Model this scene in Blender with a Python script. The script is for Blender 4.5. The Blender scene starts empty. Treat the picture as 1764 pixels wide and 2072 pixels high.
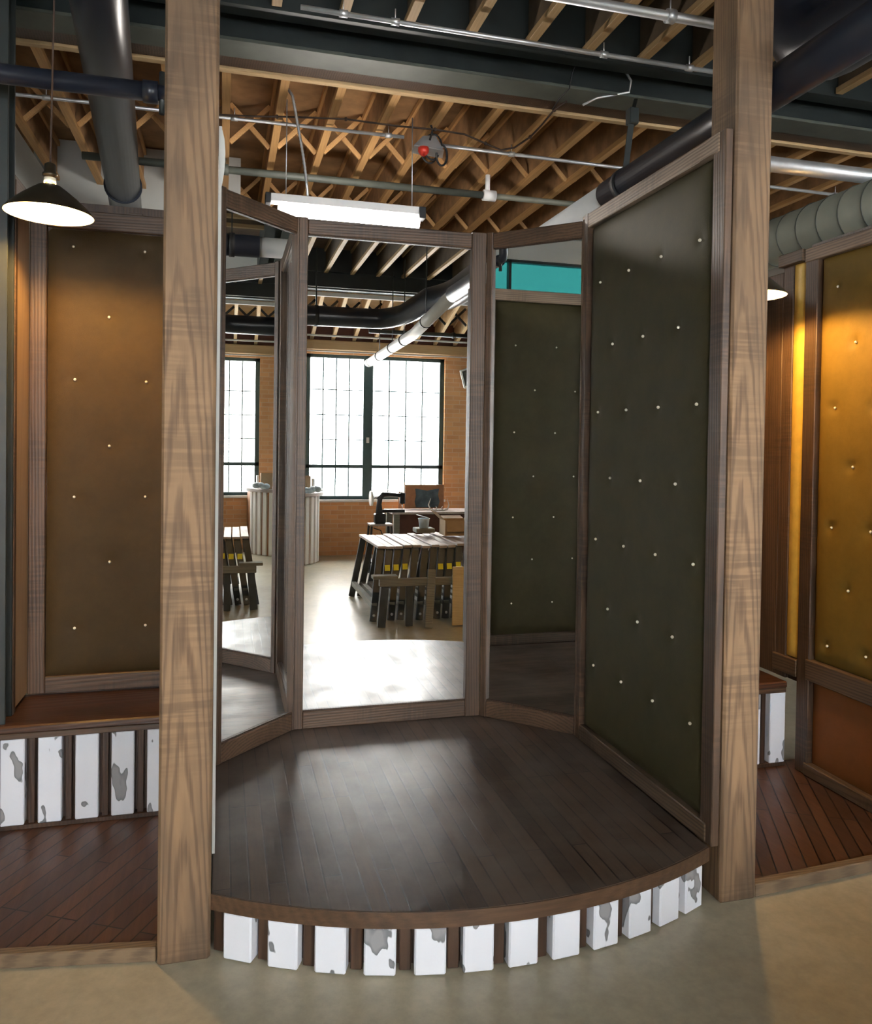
import bpy, bmesh, math, random
from math import sin, cos, pi, radians, sqrt, atan2
from mathutils import Vector, Matrix
random.seed(7)
S = bpy.context.scene
COL = S.collection

# ---------------------------------------------------------------- camera
yaw, pitch, roll = radians(15.1), radians(-1.0), radians(0.85)
fwd = Vector((sin(yaw)*cos(pitch), cos(yaw)*cos(pitch), sin(pitch)))
rt0 = Vector((cos(yaw), -sin(yaw), 0)); up0 = rt0.cross(fwd)
rt = rt0*cos(roll) + up0*sin(roll); up = -rt0*sin(roll) + up0*cos(roll)
cam_data = bpy.data.cameras.new('camera'); cam = bpy.data.objects.new('camera', cam_data); COL.objects.link(cam)
M = Matrix((rt, up, -fwd)).transposed().to_4x4(); M.translation = Vector((0, 0, 1.6))
cam.matrix_world = M
cam_data.sensor_fit = 'VERTICAL'; cam_data.sensor_height = 36.0
cam_data.lens = 36.0*1600/2072
cam_data.shift_y = -(1036-929)/2072.0
cam_data.clip_start = 0.05; cam_data.clip_end = 100
S.camera = cam

# ---------------------------------------------------------------- world, exposure
W = bpy.data.worlds.new('world'); S.world = W; W.use_nodes = True
W.node_tree.nodes['Background'].inputs[0].default_value = (0.85, 0.93, 1.0, 1)
W.node_tree.nodes['Background'].inputs[1].default_value = 1.0
S.view_settings.view_transform = 'Standard'; S.view_settings.look = 'None'
S.view_settings.gamma = 1.0; S.view_settings.use_curve_mapping = False
S.view_settings.exposure = -0.12
SKY = 29.0          # overcast sky seen through the windows
BULB = 2600.0       # pendant bulbs
TUBE = 120.0         # fluorescent tube

# ---------------------------------------------------------------- materials
def new_mat(name):
    m = bpy.data.materials.new(name); m.use_nodes = True
    nt = m.node_tree; b = nt.nodes['Principled BSDF']; return m, nt, b
def N(nt, t, **k):
    n = nt.nodes.new(t)
    for a, v in k.items(): setattr(n, a, v)
    return n
def ramp(nt, fac, stops):
    r = N(nt, 'ShaderNodeValToRGB'); nt.links.new(fac, r.inputs[0])
    while len(r.color_ramp.elements) > 1: r.color_ramp.elements.remove(r.color_ramp.elements[-1])
    r.color_ramp.elements[0].position = stops[0][0]; r.color_ramp.elements[0].color = (*stops[0][1], 1)
    for p, c in stops[1:]:
        e = r.color_ramp.elements.new(p); e.color = (*c, 1)
    return r
def coords(nt, scale, rot=(0, 0, 0), kind='Object'):
    tc = N(nt, 'ShaderNodeTexCoord'); mp = N(nt, 'ShaderNodeMapping')
    mp.inputs['Scale'].default_value = scale; mp.inputs['Rotation'].default_value = rot
    nt.links.new(tc.outputs[kind], mp.inputs[0]); return mp.outputs[0]
def noise(nt, vec, scale, detail=4, rough=.55, dist=0):
    n = N(nt, 'ShaderNodeTexNoise'); nt.links.new(vec, n.inputs['Vector'])
    n.inputs['Scale'].default_value = scale; n.inputs['Detail'].default_value = detail
    n.inputs['Roughness'].default_value = rough; n.inputs['Distortion'].default_value = dist; return n.outputs['Fac']
def mixc(nt, a, b, fac, mode='MIX'):
    m = N(nt, 'ShaderNodeMix', data_type='RGBA', blend_type=mode)
    for s, v in ((0, fac), (6, a), (7, b)):
        if hasattr(v, 'default_value'): nt.links.new(v, m.inputs[s])
        elif isinstance(v, (int, float)): m.inputs[s].default_value = v
        else: m.inputs[s].default_value = (*v, 1)
    return m.outputs[2]
def bump(nt, b, h, strength=.3, dist=.01):
    n = N(nt, 'ShaderNodeBump'); n.inputs['Strength'].default_value = strength; n.inputs['Distance'].default_value = dist
    nt.links.new(h, n.inputs['Height']); nt.links.new(n.outputs[0], b.inputs['Normal'])
def plain(name, col, rough=.6, metal=0, var=.12, nscale=20, bmp=0, spec=.5):
    m, nt, b = new_mat(name)
    v = coords(nt, (1, 1, 1)); f = noise(nt, v, nscale, 5)
    lo = tuple(c*(1-var) for c in col); hi = tuple(min(1, c*(1+var)) for c in col)
    r = ramp(nt, f, [(.3, lo), (.7, hi)]); nt.links.new(r.outputs[0], b.inputs['Base Color'])
    b.inputs['Roughness'].default_value = rough; b.inputs['Metallic'].default_value = metal
    b.inputs['Specular IOR Level'].default_value = spec
    if bmp: bump(nt, b, noise(nt, v, nscale*6, 3), bmp, .004)
    return m
def wood(name, light, dark, axis='z', rough=.55, saw=0.0, grain=1.0, stain=.5, stain_col=None, ring=24.0):
    """long-grain wood: cathedral rings, fine fibres, dark stain patches, optional saw marks"""
    m, nt, b = new_mat(name)
    sc = {'x': (.16, 1, 1), 'y': (1, .16, 1), 'z': (1, 1, .16)}[axis]
    fs = {'x': (.02, 1, 1), 'y': (1, .02, 1), 'z': (1, 1, .02)}[axis]
    v = coords(nt, sc)
    sq = {'x': (.09, 1, 1), 'y': (1, .09, 1), 'z': (1, 1, .09)}[axis]
    rt_ = {'x': (0, .30, .22), 'y': (.26, 0, .30), 'z': (.30, .20, 0)}[axis]
    vr = coords(nt, sq, rt_)
    w = N(nt, 'ShaderNodeTexWave', wave_type='RINGS', rings_direction=axis.upper()); nt.links.new(vr, w.inputs[0])
    w.inputs['Scale'].default_value = ring; w.inputs['Distortion'].default_value = 3.5; w.inputs['Detail'].default_value = 3
    w.inputs['Detail Scale'].default_value = .9; w.inputs['Detail Roughness'].default_value = .6
    fine = noise(nt, coords(nt, fs), 90, 5, .7)
    mx = N(nt, 'ShaderNodeMath', operation='MULTIPLY'); nt.links.new(w.outputs['Fac'], mx.inputs[0]); mx.inputs[1].default_value = .35*grain
    a2 = N(nt, 'ShaderNodeMath', operation='MULTIPLY_ADD'); nt.links.new(fine, a2.inputs[0]); a2.inputs[1].default_value = .75; nt.links.new(mx.outputs[0], a2.inputs[2])
    mid = tuple((p+q)/2 for p, q in zip(light, dark))
    r = ramp(nt, a2.outputs[0], [(.2, dark), (.42, mid), (.62, light)])
    patch = noise(nt, v, 5, 4, .6, .4)
    pr = ramp(nt, patch, [(.40, (0, 0, 0)), (.60, (1, 1, 1))])
    sm = N(nt, 'ShaderNodeMath', operation='MULTIPLY'); nt.links.new(pr.outputs[0], sm.inputs[0]); sm.inputs[1].default_value = stain
    c = mixc(nt, r.outputs[0], stain_col or tuple(x*.45 for x in dark), sm.outputs[0])
    h = a2.outputs[0]
    if saw:
        ss = {'x': (1, .05, .05), 'y': (.05, 1, .05), 'z': (.05, .05, 1)}[axis]
        sn = noise(nt, coords(nt, ss), 70, 2, .6)
        gate = noise(nt, coords(nt, (1, 1, 1)), 3, 2)
        g2 = ramp(nt, gate, [(.48, (0, 0, 0)), (.62, (1, 1, 1))])
        sr = ramp(nt, sn, [(.45, (1, 1, 1)), (.6, (0, 0, 0))])
        mm = N(nt, 'ShaderNodeMath', operation='MULTIPLY'); nt.links.new(sr.outputs[0], mm.inputs[0]); nt.links.new(g2.outputs[0], mm.inputs[1])
        m3 = N(nt, 'ShaderNodeMath', operation='MULTIPLY'); nt.links.new(mm.outputs[0], m3.inputs[0]); m3.inputs[1].default_value = saw
        c = mixc(nt, c, tuple(x*.5 for x in dark), m3.outputs[0])
    nt.links.new(c, b.inputs['Base Color']); b.inputs['Roughness'].default_value = rough
    bump(nt, b, h, .35, .003)
    return m
def boards(name, c1, c2, bw=.058, length=.9, rough=.3, rot=0, worn=None, spec=.5):
    """floor boards running along Y"""
    m, nt, b = new_mat(name)
    v = coords(nt, (1, 1, 1), (0, 0, pi/2+rot), 'Object')
    br = N(nt, 'ShaderNodeTexBrick'); nt.links.new(v, br.inputs['Vector'])
    br.offset = .37; br.offset_frequency = 3
    br.inputs['Scale'].default_value = 1; br.inputs['Brick Width'].default_value = length; br.inputs['Row Height'].default_value = bw
    br.inputs['Mortar Size'].default_value = .003; br.inputs['Mortar Smooth'].default_value = .1; br.inputs['Bias'].default_value = 0
    br.inputs['Color1'].default_value = (*c1, 1); br.inputs['Color2'].default_value = (*c2, 1); br.inputs['Mortar'].default_value = (.004, .003, .003, 1)
    fib = noise(nt, coords(nt, (1, .05, 1)), 60, 5, .7)
    fr = ramp(nt, fib, [(.3, (.55, .55, .55)), (.7, (1.25, 1.2, 1.15))])
    c = mixc(nt, br.outputs[0], fr.outputs[0], .8, 'MULTIPLY')
    p = noise(nt, coords(nt, (1, 1, 1)), 4.5, 5, .6)
    if worn:
        pr = ramp(nt, p, [(.38, (0, 0, 0)), (.66, (1, 1, 1))])
        c = mixc(nt, c, mixc(nt, br.outputs[0], worn, .75), pr.outputs[0])
    nt.links.new(c, b.inputs['Base Color'])
    rr = ramp(nt, noise(nt, coords(nt, (1, .6, 1)), 7, 2, .5), [(.3, (rough*.88,)*3), (.7, (rough*1.25,)*3)]); nt.links.new(rr.outputs[0], b.inputs['Roughness'])
    b.inputs['Specular IOR Level'].default_value = spec
    w2 = noise(nt, coords(nt, (1, .35, 1)), 14, 3, .5)
    ad = N(nt, 'ShaderNodeMath', operation='MULTIPLY_ADD'); nt.links.new(br.outputs['Fac'], ad.inputs[0]); ad.inputs[1].default_value = -1.0; nt.links.new(w2, ad.inputs[2])
    bump(nt, b, ad.outputs[0], .3, .005)
    return m
def brick_mat(name):
    m, nt, b = new_mat(name)
    v = coords(nt, (1, 1, 1), (pi/2, 0, 0))
    br = N(nt, 'ShaderNodeTexBrick'); nt.links.new(v, br.inputs['Vector'])
    br.inputs['Scale'].default_value = 1; br.inputs['Brick Width'].default_value = .20; br.inputs['Row Height'].default_value = .065
    br.inputs['Mortar Size'].default_value = .005; br.inputs['Color1'].default_value = (.80, .43, .20, 1); br.inputs['Color2'].default_value = (.64, .33, .15, 1)
    br.inputs['Mortar'].default_value = (.72, .50, .33, 1)
    p = noise(nt, coords(nt, (1, 1, 1)), 3, 4)
    c = mixc(nt, br.outputs[0], (.75, .45, .23), ramp(nt, p, [(.45, (0, 0, 0)), (.7, (.6, .6, .6))]).outputs[0])
    nt.links.new(c, b.inputs['Base Color']); b.inputs['Roughness'].default_value = .85
    bump(nt, b, br.outputs['Fac'], -.4, .01)
    return m
def fabric(name, c, c2, rough=.6):
    m, nt, b = new_mat(name)
    v = coords(nt, (1, 1, 1)); f = noise(nt, v, 8, 6, .7)
    r = ramp(nt, f, [(.35, c), (.65, c2)]); nt.links.new(r.outputs[0], b.inputs['Base Color'])
    b.inputs['Roughness'].default_value = rough; b.inputs['Specular IOR Level'].default_value = .22
    bump(nt, b, noise(nt, v, 420, 2), .35, .0015)
    return m
def chipped(name):
    """white paint with a few chips down to grey metal; chips vary with the place on the object"""
    m, nt, b = new_mat(name)
    v = coords(nt, (1, 1, .55)); f = noise(nt, v, 13, 2.5, .45)
    r = ramp(nt, f, [(.605, (.70, .73, .79)), (.612, (.16, .17, .18)), (.66, (.27, .27, .28))])
    nt.links.new(r.outputs[0], b.inputs['Base Color']); b.inputs['Roughness'].default_value = .35
    rr = ramp(nt, f, [(.605, (1, 1, 1)), (.612, (0, 0, 0))]); bump(nt, b, rr.outputs[0], .5, .002)
    return m
def emis(name, col, s):
    m, nt, b = new_mat(name); b.inputs['Base Color'].default_value = (*col, 1)
    b.inputs['Emission Color'].default_value = (*col, 1); b.inputs['Emission Strength'].default_value = s; return m
def concrete(name, c):
    m, nt, b = new_mat(name)
    v = coords(nt, (1, 1, 1)); f = noise(nt, v, 1.6, 6, .55); g = noise(nt, v, 16, 5, .7)
    r = ramp(nt, f, [(.3, tuple(x*.78 for x in c)), (.7, tuple(x*1.12 for x in c))])
    r2 = ramp(nt, g, [(.35, (.86, .86, .86)), (.65, (1.06, 1.06, 1.06))])
    nt.links.new(mixc(nt, r.outputs[0], r2.outputs[0], 1.0, 'MULTIPLY'), b.inputs['Base Color'])
    rr = ramp(nt, noise(nt, v, 3, 2, .5), [(.3, (.29,)*3), (.7, (.38,)*3)])
    nt.links.new(rr.outputs[0], b.inputs['Roughness']); b.inputs['Specular IOR Level'].default_value = .5
    bump(nt, b, noise(nt, v, 5, 3), .06, .01)
    return m

MT = {}
MT['post'] = wood('rough_sawn_post', (.245, .148, .076), (.085, .047, .024), 'z', .7, saw=.4, grain=1.35, stain=.7, stain_col=(.07, .046, .028), ring=34.0)
MT['frame_z'] = wood('stained_frame_upright', (.110, .062, .034), (.034, .019, .011), 'z', .5, saw=.5, stain=.45)
MT['frame_x'] = wood('stained_frame_rail', (.110, .062, .034), (.034, .019, .011), 'x', .5, saw=.5, stain=.45)
MT['frame_y'] = wood('stained_frame_rail_deep', (.13, .082, .048), (.042, .027, .016), 'y', .5, saw=.5, stain=.45)
MT['trim_top'] = wood('weathered_top_trim', (.33, .24, .17), (.10, .068, .046), 'y', .6, saw=.3, stain=.4)
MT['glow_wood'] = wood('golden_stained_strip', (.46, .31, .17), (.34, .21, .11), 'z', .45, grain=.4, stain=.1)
MT['slat'] = wood('dark_slat', (.075, .04, .023), (.03, .016, .010), 'z', .4, stain=.4)
MT['bench'] = wood('bench_top', (.085, .036, .018), (.03, .013, .008), 'x', .33, stain=.4)
MT['edge'] = wood('edge_band', (.12, .066, .035), (.045, .025, .015), 'x', .4, grain=.35, stain=.3)
MT['platform'] = boards('platform_boards', (.095, .060, .040), (.038, .023, .016), worn=(.105, .080, .064), rough=.325)
MT['niche_floor'] = boards('niche_floor_boards', (.095, .042, .021), (.055, .025, .014), rough=.36, rot=.5)
MT['lip'] = wood('floor_lip', (.21, .145, .085), (.09, .06, .038), 'x', .5, stain=.3)
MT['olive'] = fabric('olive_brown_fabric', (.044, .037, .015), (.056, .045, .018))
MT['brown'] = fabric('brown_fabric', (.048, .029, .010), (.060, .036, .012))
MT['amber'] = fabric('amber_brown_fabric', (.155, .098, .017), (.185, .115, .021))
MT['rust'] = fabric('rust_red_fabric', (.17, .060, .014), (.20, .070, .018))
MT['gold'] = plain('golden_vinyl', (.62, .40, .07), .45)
MT['brass'] = plain('brass_nail', (.98, .92, .75), .25, .15, .03)
MT['mirror'], _nt, _b = new_mat('mirror_silver'); _b.inputs['Base Color'].default_value = (.90, .92, .91, 1); _b.inputs['Metallic'].default_value = 1; _b.inputs['Roughness'].default_value = 0.0
MT['chip'] = chipped('chipped_white_paint')
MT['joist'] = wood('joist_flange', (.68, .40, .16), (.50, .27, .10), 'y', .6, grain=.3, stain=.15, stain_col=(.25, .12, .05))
MT['osb'] = plain('joist_web_board', (.36, .20, .09), .7, 0, .35, 9)
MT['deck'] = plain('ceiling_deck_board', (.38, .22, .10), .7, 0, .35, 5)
MT['reardeck'] = plain('ceiling_deck_light_in_colour', (.62, .43, .22), .7, 0, .2, 5)  # deck of the window bay, its bright daylight put into the colour
MT['joist_baked_lit'] = wood('joist_light_in_colour', (.78, .58, .33), (.62, .42, .20), 'y', .6, grain=.3, stain=.1)  # lighter copy of the joist wood, window light mixed into its colour
MT['web_baked_lit'] = plain('joist_web_light_in_colour', (.55, .36, .18), .7, 0, .2, 9)  # lighter copy of the web board with the daylight baked in
MT['joist_baked_shade'] = wood('joist_shade_in_colour', (.40, .27, .13), (.28, .17, .07), 'y', .6, grain=.3, stain=.15)  # darker copy of the joist wood, shade of the front bay baked in
MT['web_baked_shade'] = plain('joist_web_shade_in_colour', (.085, .058, .032), .7, 0, .3, 9)  # web board darkened, front-bay shade put into the colour
MT['deck_baked_shade'] = plain('ceiling_deck_shade_in_colour', (.10, .062, .035), .8, 0, .35, 5)  # deck colour lowered to carry the shade over the front bay
MT['pine'] = wood('pale_pine_plank', (.62, .44, .24), (.47, .31, .15), 'x', .55, grain=.3, stain=.1)
MT['steel'] = plain('painted_steel_beam', (.068, .075, .062), .55, 0, .2, 6)
MT['blacksteel'] = plain('black_steel', (.020, .025, .024), .42, 0, .2, 8)
MT['blackpipe'] = plain('black_pipe', (.015, .018, .027), .30, 0, .15, 4)
MT['galv'] = plain('galvanised_conduit', (.70, .72, .74), .42, .8, .1, 8)
MT['spiral'] = plain('pale_spiral_duct', (.19, .19, .15), .5, .2, .08, 8)
MT['palepipe'] = plain('pale_pipe', (.62, .63, .62), .4, 0, .05, 4)
MT['white'] = plain('white_wall_paint', (.50, .51, .48), .7, 0, .04, 2)
MT['whitemetal'] = plain('white_enamel', (.85, .84, .82), .35, 0, .03)
MT['shade'] = plain('bronze_shade', (.06, .047, .03), .35, .7, .2)
MT['brick'] = brick_mat('orange_brick')
MT['conc'] = concrete('polished_concrete', (.42, .375, .27))
MT['teal'] = plain('teal_window_paint', (.055, .10, .105), .45, 0, .1)
MT['black'] = plain('black_rubber', (.015, .015, .016), .6, 0, .1)
MT['cord'] = plain('brown_cord', (.05, .028, .018), .8)
MT['red'] = plain('red_plastic', (.75, .05, .03), .35)
MT['card'] = plain('cardboard', (.40, .27, .15), .8, 0, .08)
MT['trestle'] = plain('dark_trestle_paint', (.055, .060, .062), .5, 0, .3, 9)
MT['greywood'] = wood('grey_weathered_wood', (.26, .25, .21), (.12, .115, .095), 'x', .7, stain=.2)
MT['treadtop'] = wood('pale_tread', (.52, .45, .42), (.30, .24, .22), 'y', .5, stain=.2)
MT['ply'] = wood('plywood_board', (.72, .55, .30), (.55, .40, .20), 'x', .6, grain=.8, stain=.15)
MT['yellow'] = plain('yellow_tag', (.80, .70, .03), .5)
MT['plastic'] = plain('pale_blue_plastic', (.55, .66, .75), .3)
MT['bone'] = plain('antler_bone', (.62, .56, .48), .5)
MT['maroon'] = plain('maroon_board', (.13, .045, .03), .6)
MT['boardwood'] = plain('orange_brown_board', (.36, .16, .07), .6)
MT['slate'] = plain('slate_blue_hide', (.09, .12, .14), .7, 0, .4, 10)
MT['iron'] = plain('black_cast_iron', (.03, .03, .033), .35, .3)
MT['chrome'] = plain('chrome', (.8, .8, .82), .15, 1, .03)
MT['sky'] = emis('overcast_sky', (.86, .94, 1.0), SKY)
MT['tube'] = emis('lit_fluorescent_tube', (1.0, .93, .86), TUBE)
MT['bulb'] = emis('lit_bulb', (1.0, .56, .17), BULB)
MT['pane'] = bpy.data.materials.new('window_glass'); MT['pane'].use_nodes = True
_nt = MT['pane'].node_tree; _nt.nodes.remove(_nt.nodes['Principled BSDF'])
_t = N(_nt, 'ShaderNodeBsdfTransparent'); _g = N(_nt, 'ShaderNodeBsdfGlossy'); _g.inputs['Roughness'].default_value = .02
_mx = N(_nt, 'ShaderNodeMixShader'); _mx.inputs[0].default_value = .06
_nt.links.new(_t.outputs[0], _mx.inputs[1]); _nt.links.new(_g.outputs[0], _mx.inputs[2]); _nt.links.new(_mx.outputs[0], _nt.nodes['Material Output'].inputs[0])
MT['tealpane'] = bpy.data.materials.new('teal_tinted_glass'); MT['tealpane'].use_nodes = True
_nt = MT['tealpane'].node_tree; _nt.nodes.remove(_nt.nodes['Principled BSDF'])
_t = N(_nt, 'ShaderNodeBsdfTransparent'); _t.inputs[0].default_value = (.040, .104, .098, 1)
_nt.links.new(_t.outputs[0], _nt.nodes['Material Output'].inputs[0])

# ---------------------------------------------------------------- mesh builders
class MB:
    def __init__(s): s.v = []; s.f = []; s.sm = []
    def add(s, vs, fs, smooth=False):
        n = len(s.v); s.v += [Vector(p) for p in vs]; s.f += [[i+n for i in f] for f in fs]; s.sm += [smooth]*len(fs); return s
    def hexa(s, p):      # 8 points: bottom 4 ccw, top 4 ccw
        return s.add(p, [(3, 2, 1, 0), (4, 5, 6, 7), (0, 1, 5, 4), (1, 2, 6, 5), (2, 3, 7, 6), (3, 0, 4, 7)])
    def box(s, x0, x1, y0, y1, z0, z1):
        return s.hexa([(x0, y0, z0), (x1, y0, z0), (x1, y1, z0), (x0, y1, z0), (x0, y0, z1), (x1, y0, z1), (x1, y1, z1), (x0, y1, z1)])
    def obox(s, c, ax, ay, az):    # centre and three half-axis vectors
        c, ax, ay, az = map(Vector, (c, ax, ay, az))
        return s.hexa([c-ax-ay-az, c+ax-ay-az, c+ax+ay-az, c-ax+ay-az, c-ax-ay+az, c+ax-ay+az, c+ax+ay+az, c-ax+ay+az])
    def bar(s, a, b, w, h, upv=(0, 0, 1)):
        a, b = Vector(a), Vector(b); d = (b-a); L = d.length; d.normalize(); u = Vector(upv)
        sd = d.cross(u).normalized(); u = sd.cross(d).normalized()
        return s.obox((a+b)/2, d*L/2, sd*w/2, u*h/2)
    def prism(s, poly, z0, z1):
        n = len(poly); vs = [(x, y, z0) for x, y in poly]+[(x, y, z1) for x, y in poly]
        fs = [list(range(n))[::-1], [i+n for i in range(n)]]+[(i, (i+1) % n, (i+1) % n+n, i+n) for i in range(n)]
        return s.add(vs, fs)
    def tube(s, pts, r, seg=12, cap=True, smooth=True):
        pts = [Vector(p) for p in pts]; rs = r if isinstance(r, (list, tuple)) else [r]*len(pts)
        vs = []; prev = None
        for i, p in enumerate(pts):
            d = (pts[min(i+1, len(pts)-1)]-pts[max(i-1, 0)]).normalized()
            if prev is None:
                a = Vector((0, 0, 1)) if abs(d.z) < .9 else Vector((1, 0, 0)); u = d.cross(a).normalized()
            else: u = (prev-d*prev.dot(d)).normalized()
            prev = u; w = d.cross(u)
            for k in range(seg):
                t = 2*pi*k/seg; vs.append(p+(u*cos(t)+w*sin(t))*rs[i])
        fs = []
        for i in range(len(pts)-1):
            for k in range(seg):
                a = i*seg+k; b = i*seg+(k+1) % seg; fs.append((a, b, b+seg, a+seg))
        s.add(vs, fs, smooth)
        if cap:
            n = len(s.v)-len(vs); m = (len(pts)-1)*seg
            s.f += [[n+k for k in range(seg)][::-1], [n+m+k for k in range(seg)]]; s.sm += [False, False]
        return s
    def lathe(s, prof, c=(0, 0, 0), seg=40, smooth=True):
        c = Vector(c); n = len(prof); vs = []; fs = []
        for i in range(seg):
            t = 2*pi*i/seg
            for r, z in prof: vs.append(c+Vector((r*cos(t), r*sin(t), z)))
        for i in range(seg):
            j = (i+1) % seg
            for k in range(n-1): fs.append((i*n+k, j*n+k, j*n+k+1, i*n+k+1))
        return s.add(vs, fs, smooth)
    def sphere(s, c, r, seg=10, rings=6, sc=(1, 1, 1)):
        c = Vector(c); vs = []; fs = []
        for i in range(rings+1):
            ph = pi*i/rings
            for k in range(seg):
                t = 2*pi*k/seg; vs.append(c+Vector((sc[0]*r*sin(ph)*cos(t), sc[1]*r*sin(ph)*sin(t), sc[2]*r*cos(ph))))
        for i in range(rings):
            for k in range(seg):
                a = i*seg+k; b = i*seg+(k+1) % seg; fs.append((a, a+seg, b+seg, b))
        return s.add(vs, fs, True)
    def build(s, name, mat, parent=None, bevel=0, origin=None):
        me = bpy.data.meshes.new(name)
        if parent is not None: o0 = Vector(parent.get('_o', (0, 0, 0)))
        elif origin is not None: o0 = Vector(origin)
        else:
            xs = [p.x for p in s.v]; ys = [p.y for p in s.v]; zs = [p.z for p in s.v]
            o0 = Vector(((min(xs)+max(xs))/2, (min(ys)+max(ys))/2, min(zs)))
        me.from_pydata([p-o0 for p in s.v], [], s.f)
        for p, q in zip(me.polygons, s.sm): p.use_smooth = q
        bm = bmesh.new(); bm.from_mesh(me)
        bmesh.ops.remove_doubles(bm, verts=bm.verts, dist=1e-6)
        if bevel: bmesh.ops.bevel(bm, geom=bm.edges[:], offset=bevel, segments=1, affect='EDGES', profile=.5)
        bmesh.ops.recalc_face_normals(bm, faces=bm.faces[:])
        bm.to_mesh(me); bm.free()
        me.materials.append(MT[mat] if isinstance(mat, str) else mat)
        o = bpy.data.objects.new(name, me); COL.objects.link(o)
        if parent is not None: o.parent = parent
        else: o.location = o0
        o['_o'] = list(o0)
        return o
def tag(o, label, cat, group=None):
    o['label'] = label; o['category'] = cat
    if group: o['group'] = group
    return o
def thing(name, label, cat, loc=(0, 0, 0), group=None):
    o = bpy.data.objects.new(name, None); o.location = loc; COL.objects.link(o); o['_o'] = list(loc)
    o.empty_display_size = .1
    return tag(o, label, cat, group)
def struct(o): o['kind'] = 'structure'; return o
def dup(root, off, label=None, group=None):
    r = root.copy(); COL.objects.link(r); r.location = root.location+Vector(off)
    if label: r['label'] = label
    if group: r['group'] = group
    for ch in root.children:
        c = ch.copy(); COL.objects.link(c); c.parent = r
        for g in ch.children:
            d = g.copy(); COL.objects.link(d); d.parent = c
    return r
ORD = ['first', 'second', 'third', 'fourth', 'fifth', 'sixth', 'seventh', 'eighth', 'ninth', 'tenth', 'eleventh', 'twelfth',
       'thirteenth', 'fourteenth', 'fifteenth', 'sixteenth', 'seventeenth', 'eighteenth', 'nineteenth', 'twentieth', 'twenty-first', 'twenty-second', 'twenty-third']

# ================================================================ SETTING
struct(MB().box(-3, 6.5, -3.8, 9.2, -.12, 0).build('floor', 'conc'))
YW = -3.5
openings = [(-1.76, .2), (1.13, 3.17), (4.16, 6.12)]
mb = MB(); ZS, ZH = .80, 2.88
mb.box(-3.1, 6.6, YW-.35, YW, 0, ZS); mb.box(-3.1, 6.6, YW-.35, YW, ZH, 4.2)
xs = [-3.1]+[v for o in openings for v in o]+[6.6]
for i in range(0, len(xs), 2): mb.box(xs[i], xs[i+1], YW-.35, YW, ZS, ZH)
struct(mb.build('wall_rear', 'brick', origin=(0, 0, 0)))
mb = MB(); tz0, tz1, ty0, ty1 = 3.12, 3.66, -.4, 3.45
mb.box(-3.15, -3, -3.9, 9.3, 0, tz0); mb.box(-3.15, -3, -3.9, 9.3, tz1, 4.2); mb.box(-3.15, -3, -3.9, ty0, tz0, tz1); mb.box(-3.15, -3, ty1, 9.3, tz0, tz1)
struct(mb.build('wall_left', 'white', origin=(0, 0, 0)))
struct(MB().box(6.5, 6.65, -3.9, 9.3, 0, 4.2).build('wall_right', 'white', origin=(0, 0, 0)))
struct(MB().box(-3.1, 6.6, 9.2, 9.35, 0, 4.2).build('wall_back', 'deck', origin=(0, 0, 0)))
struct(MB().box(-1.42, -1.30, 4.5, 6.7, 0, 3.6).build('wall_left', 'white', origin=(0, 0, 0)))
struct(MB().box(-1.42, .12, 6.7, 6.82, 0, 3.92).build('wall_back', 'white', origin=(0, 0, 0)))
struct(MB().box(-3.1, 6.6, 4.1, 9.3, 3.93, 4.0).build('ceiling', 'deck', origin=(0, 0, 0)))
struct(MB().box(-3.1, 6.6, -2.2, 4.1, 4.02, 4.09).build('ceiling', 'deck_baked_shade', origin=(0, 0, 0)))
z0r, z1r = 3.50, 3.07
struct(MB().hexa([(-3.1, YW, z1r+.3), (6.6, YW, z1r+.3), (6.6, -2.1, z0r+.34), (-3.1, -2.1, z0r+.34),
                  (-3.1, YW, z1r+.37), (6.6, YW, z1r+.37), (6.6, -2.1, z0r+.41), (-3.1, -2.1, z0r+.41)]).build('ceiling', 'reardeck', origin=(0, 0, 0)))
# header timber over the windows
struct(MB().box(-3, 6.5, YW, YW+.09, 2.93, 3.06).build('trim_1', 'pine', bevel=.004))
struct(MB().box(-3, 6.5, YW, YW+.02, 3.075, 3.42).build('trim_2', 'maroon'))

# windows
def window(x0, x1, n):
    fr = MB(); t = .065; yo = YW-.16; yi = YW-.06
    fr.box(x0, x1, yo, yi, ZS, ZS+.05); fr.box(x0, x1, yo, yi, ZH-.05, ZH)
    fr.box(x0, x0+t, yo, yi, ZS, ZH); fr.box(x1-t, x1, yo, yi, ZS, ZH)
    xm = x0+.90 if n == 2 else x0+.83; fr.box(xm-.070, xm+.070, yo, yi+.02, ZS, ZH)
    fr.box(x0, x1, yo, yi, 1.25, 1.30)
    w = struct(fr.build('window_%d' % n, 'teal', origin=(x0, YW, ZS)))
    mu = MB()
    for a, b in ((x0+t, xm-.075), (xm+.075, x1-t)):
        for k in range(1, 4):
            x = a+(b-a)*k/4; mu.box(x-.009, x+.009, yo+.03, yo+.05, ZS+.04, ZH-.04)
        for z in (1.08+.03, 1.66, 2.02, 2.38): 
            if z > 1.3: mu.box(a, b, yo+.03, yo+.05, z-.007, z+.007)
    mu.build('muntin', 'teal', w)
    MB().box(x0+.01, x1-.01, yo+.055, yo+.061, ZS+.03, ZH-.03).build('pane', 'pane', w)
    MB().box(x0-.02, x1+.02, YW-.14, YW+.05, ZS-.035, ZS).build('sill', 'whitemetal', w, .004)
    MB().box(xm-.02, xm+.02, yi+.02, yi+.035, 1.62, 1.70).build('latch', 'whitemetal', w, .003)
    return w
for i, (a, b) in enumerate(openings): window(a, b, i+1)
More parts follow.
